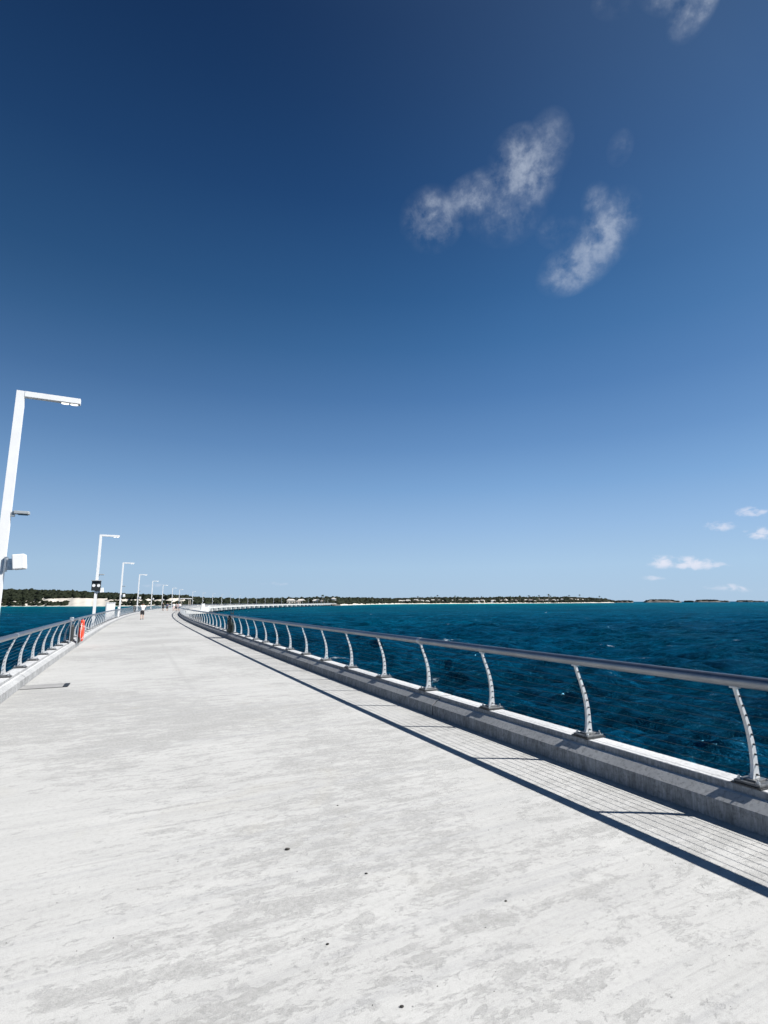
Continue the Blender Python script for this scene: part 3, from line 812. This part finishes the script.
# far islets on the horizon
isl = [(620, 2600, 40, 9), (655, 3000, 75, 15), (664, 3000, 60, 8), (684, 3300, 24, 7), (702, 3300, 60, 13), (712, 3350, 60, 7), (739, 3700, 45, 9), (748, 3700, 60, 5)]
for i, (px, r, w_, h_) in enumerate(isl):
    b = bearing(px); c = Vector((math.sin(b) * r, math.cos(b) * r, SEA)); vs = []; fs = []
    nx, ny = 26, 10; ax = Vector((math.cos(b), -math.sin(b), 0)); ay = Vector((math.sin(b), math.cos(b), 0))
    for a in range(nx + 1):
        for q in range(ny + 1):
            u = a / nx * 2 - 1; v = q / ny * 2 - 1
            e = max(0, 1 - u ** 4 - v * v) ; hh = h_ * (e ** .4) * (.75 + .5 * noise.noise(Vector((u * 3 + i * 7, v * 2, i)))) - 1.2
            vs.append(c + ax * u * w_ + ay * v * w_ * .6 + Vector((0, 0, hh)))
    for a in range(nx):
        for q in range(ny): k_ = a * (ny + 1) + q; fs.append((k_, k_ + 1, k_ + ny + 2, k_ + ny + 1))
    o = MB().add(vs, fs).build('islet', M['rock'], smooth=True); tag(o, kind='structure')
    its = []
    if h_ > 3.5:
        for _ in range(60):
            u = random.uniform(-.8, .8); v = random.uniform(-.6, .6); e = max(0, 1 - u ** 4 - v * v)
            hh = h_ * (e ** .4) * .85
            its.append((c + ax * u * w_ + ay * v * w_ * .6 + Vector((0, 0, hh)), random.uniform(4, 7), random.uniform(1.6, 3.2)))
        o = clumps('islet_scrub', its, M['forest']); tag(o, 'low dark scrub on a far islet on the horizon', 'scrub', kind='stuff')

# landing: rock armour mole where the pier meets the shore
its = []
for _ in range(260):
    s = random.uniform(800, 860); e = random.choice((-1, 1)); off = (1.5 if e > 0 else -W - 1.5) + e * random.uniform(-1, 6)
    p = axis(s, off, 0); its.append((Vector((p.x, p.y, SEA + max(-.5, 2.4 - abs(off + W / 2 - 0) * .22))), random.uniform(.8, 1.8), random.uniform(.7, 1.4)))
o = clumps('rock_armour', its, M['rock'], .3); tag(o, 'dark rock armour heaped round the landward end of the pier', 'rocks', kind='stuff')

# ------------------------------------------------------------------ houses and palms on the shore
def make_house(w_, d_, h_, roofm, wallm):
    root = empty('resort_house', (0, 0, 0))
    MB().box((0, 0, h_ / 2), (w_, d_, h_)).build('wall', M[wallm], root)
    r = MB(); e = .7; rz = h_ + .02; rh = w_ * .10 + 1.2
    r.add([(-w_ / 2 - e, -d_ / 2 - e, rz), (w_ / 2 + e, -d_ / 2 - e, rz), (w_ / 2 + e, d_ / 2 + e, rz), (-w_ / 2 - e, d_ / 2 + e, rz), (-w_ / 2 + d_ * .35, 0, rz + rh), (w_ / 2 - d_ * .35, 0, rz + rh)],
          [(0, 1, 5, 4), (1, 2, 5), (2, 3, 4, 5), (3, 0, 4), (0, 3, 2, 1)]); r.build('roof', M[roofm], root)
    nwin = max(2, int(w_ / 4))
    for i in range(nwin):
        x = -w_ / 2 + (i + .5) * w_ / nwin
        MB().box((x, -d_ / 2 - .02, h_ * .55), (1.7, .06, 1.7)).build('window', M['glass'], root)
    return root
def put_house(px, t, w_, h_, roofm, wallm, label, group, rz=0):
    h = make_house(w_, 8, h_, roofm, wallm); p = wpos(px, t, SEA + gz(px, t) - .3)
    h.location = p; h.rotation_euler = (0, 0, -bearing(px) + rz); tag(h, label, 'house', group)
for i, (px, t, w_, h_, rm, wm) in enumerate([(292, 22, 14, 6.5, 'roof', 'cream'), (302, 34, 13, 6, 'roof', 'cream'), (317, 30, 13, 6, 'roof', 'cream'), (322.5, 24, 6, 5.5, 'roofdark', 'cream'), (334, 60, 8, 7, 'roof', 'white'), (299, 16, 8, 5, 'roofdark', 'cream')]):
    put_house(px, t, w_, h_, rm, wm, ['large cream resort house with pale roof, leftmost of those above the end of the pier', 'cream resort house second from the left above the end of the pier',
        'wide cream resort house just left of the tall palm at the end of the pier', 'small cream house with dark roof right of the wide one', 'narrow white house on the shore right of the pier end',
        'low cream house with dark roof in front of the leftmost resort houses'][i], 'resort houses behind the end of the pier', random.uniform(-.3, .3))
for i in range(30):
    px = 398 + i * 5.6 + random.uniform(-2, 2)
    put_house(px, random.uniform(24, 80), random.uniform(8, 15), random.uniform(4, 6.5), random.choice(('roof', 'roofdark', 'roof')), random.choice(('cream', 'cream', 'white')),
              'small pale beach house among the trees of the far low shore', 'beach houses along the far shore', random.uniform(-.5, .5))
def make_palm(h_):
    root = empty('palm_tree', (0, 0, 0))
    MB().tube([(0, 0, -1), (.2, 0, h_ * .4), (.5, 0, h_ * .8), (.6, 0, h_)], [.5, .4, .32, .28], 8).build('trunk', M['wood'], root)
    c = MB()
    for k in range(17):
        a = k * 2.4; el = random.uniform(-.1, 1.0); L = random.uniform(2.6, 3.8); pts = []
        for j in range(6):
            u = j / 5; r = L * u * math.cos(el * (1 - u * .4)); z = L * (math.sin(el) * u - .75 * u * u)
            pts.append(Vector((.6 + math.cos(a) * r, math.sin(a) * r, h_ + z)))
        sd = Vector((-math.sin(a), math.cos(a), 0)); vs = []; fs = []
        for j, p in enumerate(pts):
            ww = .55 * math.sin(math.pi * (.12 + .85 * j / 5)); vs += [p - sd * ww + Vector((0, 0, -.3 * ww)), p, p + sd * ww + Vector((0, 0, -.3 * ww))]
        for j in range(5): fs += [(j * 3, j * 3 + 1, j * 3 + 4, j * 3 + 3), (j * 3 + 1, j * 3 + 2, j * 3 + 5, j * 3 + 4)]
        c.add(vs, fs)
    c.build('crown', M['palm'], root); return root
pr = [make_palm(h_) for h_ in (9, 11, 13)]
first = [True] * 3
def put_palm(px, t, kind, sc, label, group):
    o = pr[kind] if first[kind] else copy_tree(pr[kind]); first[kind] = False
    o.location = wpos(px, t, SEA + gz(px, t)); o.rotation_euler = (0, 0, random.uniform(0, 6)); o.scale = (sc, sc, sc); tag(o, label, 'palm tree', group)
put_palm(323.6, 30, 2, 1.15, 'tallest dark palm at the end of the pier, right of the cream houses', 'palms on the far shore')
put_palm(313, 25, 1, 1.0, 'palm standing just left of the tallest palm at the end of the pier', 'palms on the far shore')
for i in range(46):
    px = random.choice((random.uniform(395, 600), random.uniform(425, 560), random.uniform(515, 550)))
    put_palm(px, random.uniform(20, 110), random.choice((0, 1, 2)), random.uniform(1.0, 1.75), 'distant palm rising above the trees of the far low shore', 'palms on the far shore')
for i, o in enumerate(list(pr)):
    if first[i]:
        for ch in list(o.children): bpy.data.objects.remove(ch)
        bpy.data.objects.remove(o)

# ------------------------------------------------------------------ camera
yh, f, roll = 602.3196, 519.4966, .0033
pitch = math.atan((yh - 512) / f)
cam = bpy.data.cameras.new('camera'); co = bpy.data.objects.new('camera', cam); C.objects.link(co)
cam.sensor_fit = 'HORIZONTAL'; cam.sensor_width = 36; cam.lens = f / 768 * 36; cam.clip_start = .05; cam.clip_end = 40000
co.matrix_world = Matrix.Translation((0, 0, CAMZ)) @ Matrix.Rotation(math.pi / 2 + pitch, 4, 'X') @ Matrix.Rotation(-roll, 4, 'Z')
bpy.context.scene.camera = co

# ------------------------------------------------------------------ light
sd = Vector((1.183, -.258, 1.08)).normalized()
sun = bpy.data.lights.new('sun', 'SUN'); sun.energy = 5.0; sun.angle = R(.5); sun.color = (1, .965, .91)
so = bpy.data.objects.new('sun', sun); C.objects.link(so); so.rotation_euler = sd.to_track_quat('Z', 'Y').to_euler()
so.location = (30, -8, 30)

w = bpy.data.worlds.new('World'); bpy.context.scene.world = w; w.use_nodes = True; nt = w.node_tree
bg = nt.nodes['Background']; bg.inputs['Strength'].default_value = .10
sky = N(nt, 'ShaderNodeTexSky'); sky.sky_type = 'NISHITA'; sky.sun_disc = False
sky.sun_elevation = math.asin(sd.z); sky.sun_rotation = math.atan2(sd.x, sd.y); sky.altitude = 0; sky.air_density = 1.0; sky.dust_density = .35; sky.ozone_density = 2.5
tc = N(nt, 'ShaderNodeTexCoord').outputs['Generated']
sep = N(nt, 'ShaderNodeSeparateXYZ'); nt.links.new(tc, sep.inputs[0])
def lin(c): return tuple(((x / 255 + .055) / 1.055) ** 2.4 for x in c)
def zz(y): return dirpix_z(y)
def dirpix_z(py):
    v = 512 - py; return (f * math.sin(pitch) + v * math.cos(pitch)) / math.sqrt(f * f + v * v)
EXPO, BG = .92, .10
GR = [(602, (176, 202, 227)), (568, (171, 202, 231)), (530, (150, 186, 225)), (490, (124, 166, 212)), (450, (101, 144, 194)), (400, (78, 122, 174)), (350, (60, 106, 157)), (300, (47, 92, 142)), (200, (32, 71, 119)), (100, (24, 58, 102)), (20, (19, 50, 92))]
st = [(max(0, dirpix_z(y)), tuple(c / (2 ** EXPO) for c in lin(k_))) for y, k_ in GR] + [(.92, tuple(c / (2 ** EXPO) for c in lin((15, 42, 80)))), (1.0, tuple(c / (2 ** EXPO) for c in lin((13, 36, 72))))]
grad = ramp(nt, sep.outputs[2], st)
grad = mixc(nt, 1.0, grad, (1 / BG,) * 3, 'MULTIPLY')
# brighter toward the sun's side of the sky
az = math_(nt, 'ADD', math_(nt, 'MULTIPLY', math_(nt, 'MINIMUM', sep.outputs[0], 0.25), ramp(nt, sep.outputs[2], [(0, .08), (.3, .25), (.5, .50)])), 1.04)
grad = mixc(nt, 1.0, grad, az, 'MULTIPLY')
dt = N(nt, 'ShaderNodeVectorMath', operation='DOT_PRODUCT'); dt.inputs[1].default_value = sd; nt.links.new(tc, dt.inputs[0])
gl = math_(nt, 'MULTIPLY', math_(nt, 'SUBTRACT', dt.outputs['Value'], .2), 2.0, clamp=True)
gl = math_(nt, 'POWER', gl, 2.0)
gk = 1 / BG / 2 ** EXPO
gcol = mixc(nt, 1.0, (.036 * gk, .058 * gk, .085 * gk), gl, 'MULTIPLY')
grad = mixc(nt, 1.0, grad, gcol, 'ADD')
low = ramp(nt, sep.outputs[2], [(0, .55), (.15, .85), (1, 1.0)])
nis = mixc(nt, 1.0, sky.outputs[0], mixc(nt, 1.0, low, (.22, .26, .33), 'MULTIPLY'), 'MULTIPLY')
skyc = mixc(nt, .90, nis, grad)
# clouds, by direction
def dirpix(px, py):
    u, v = px - 384, 512 - py; u, v = u * math.cos(roll) + v * math.sin(roll), -u * math.sin(roll) + v * math.cos(roll)
    return Vector((u, f * math.cos(pitch) - v * math.sin(pitch), f * math.sin(pitch) + v * math.cos(pitch))).normalized()
def blob(px, py, rx, ry, ang, gain=1.0):
    c = dirpix(px, py); a = (dirpix(px + 2, py) - c).normalized(); b = c.cross(a) * -1; b = (dirpix(px, py - 2) - c); b = (b - a * b.dot(a)).normalized()
    A = R(ang); ax = (a * math.cos(A) + b * math.sin(A)); bx = (b * math.cos(A) - a * math.sin(A))
    k = (dirpix(px + 1, py) - c).length
    sx, sy = 1 / (rx * k), 1 / (ry * k)
    d = N(nt, 'ShaderNodeVectorMath', operation='DOT_PRODUCT'); d.inputs[1].default_value = ax * sx; nt.links.new(tc, d.inputs[0])
    e = N(nt, 'ShaderNodeVectorMath', operation='DOT_PRODUCT'); e.inputs[1].default_value = bx * sy; nt.links.new(tc, e.inputs[0])
    p = math_(nt, 'POWER', math_(nt, 'ABSOLUTE', math_(nt, 'SUBTRACT', d.outputs['Value'], c.dot(ax) * sx)), 2.0)
    q = math_(nt, 'POWER', math_(nt, 'ABSOLUTE', math_(nt, 'SUBTRACT', e.outputs['Value'], c.dot(bx) * sy)), 2.0)
    r = math_(nt, 'SUBTRACT', 1.0, math_(nt, 'ADD', p, q), clamp=True)
    h = N(nt, 'ShaderNodeVectorMath', operation='DOT_PRODUCT'); h.inputs[1].default_value = c; nt.links.new(tc, h.inputs[0])
    r = math_(nt, 'MULTIPLY', r, math_(nt, 'GREATER_THAN', h.outputs['Value'], .2))
    return math_(nt, 'MULTIPLY', r, gain)
def group(bl):
    r = blob(*bl[0])
    for b in bl[1:]: r = math_(nt, 'MAXIMUM', r, blob(*b))
    return r
hi = group([(524, 170, 38, 42, 30, .95), (482, 194, 46, 24, 18, .8), (432, 220, 34, 32, 10, .85), (504, 208, 44, 38, 0, .5), (604, 234, 32, 48, -25, .88), (576, 266, 44, 28, 30, .74), (596, 200, 16, 18, 0, .8), (560, 232, 26, 18, 0, .45), (620, 148, 14, 18, 0, .34),
            (694, 6, 24, 34, -15, 1.0), (674, -14, 40, 26, 0, .8), (612, 4, 22, 14, 0, .45), (548, 146, 26, 34, 0, .5)])
lo = group([(688, 565, 46, 7, 0, .9), (678, 563, 14, 7, 0, .8), (664, 562, 17, 9, 0, 1.0), (694, 562, 26, 9, 0, 1.0), (716, 526, 22, 8, 0, .75), (752, 512, 24, 8, 0, .65), (762, 534, 24, 10, 0, .9), (655, 578, 18, 3.5, 0, .45), (735, 588, 36, 6, 0, .6), (640, 590, 20, 3, 0, .3), (275, 584, 16, 3, 0, .3), (160, 586, 20, 3, 0, .3)])
nz = noise_(nt, tc, 12, 15, .60, .12); nw = noise_(nt, tc, 33, 14, .64, .18)
tx = math_(nt, 'ADD', math_(nt, 'MULTIPLY', nz, .60), math_(nt, 'MULTIPLY', nw, .40))
env = math_(nt, 'POWER', hi, .8, clamp=True)
ah = math_(nt, 'MULTIPLY', ramp(nt, math_(nt, 'ADD', tx, math_(nt, 'MULTIPLY', env, .20)), [(.55, 0.0), (.645, .2), (.72, .6), (.82, 1.0)], 'LINEAR'), env)
nl = noise_(nt, tc, 45, 9, .55, .3, sc=(1, 1, 1.8))
dl = math_(nt, 'ADD', nl, math_(nt, 'MULTIPLY', lo, .30))
al = math_(nt, 'MULTIPLY', ramp(nt, dl, [(.52, 0.0), (.80, .9)], 'EASE'), math_(nt, 'POWER', lo, .7, clamp=True))
ah = math_(nt, 'ADD', math_(nt, 'MULTIPLY', ah, .82), math_(nt, 'MULTIPLY', env, ramp(nt, tx, [(.40, 0.0), (.62, .22)])))
c1 = mixc(nt, math_(nt, 'MULTIPLY', ah, .64), skyc, (3.6, 3.95, 4.5))
c2_ = mixc(nt, math_(nt, 'MULTIPLY', al, .9), c1, (4.5, 4.5, 5.0))
nt.links.new(c2_, bg.inputs['Color'])

sc = bpy.context.scene
sc.view_settings.view_transform = 'Standard'; sc.view_settings.look = 'None'; sc.view_settings.gamma = 1; sc.view_settings.use_curve_mapping = False
sc.view_settings.exposure = .92
sc.render.resolution_x = 768; sc.render.resolution_y = 1024
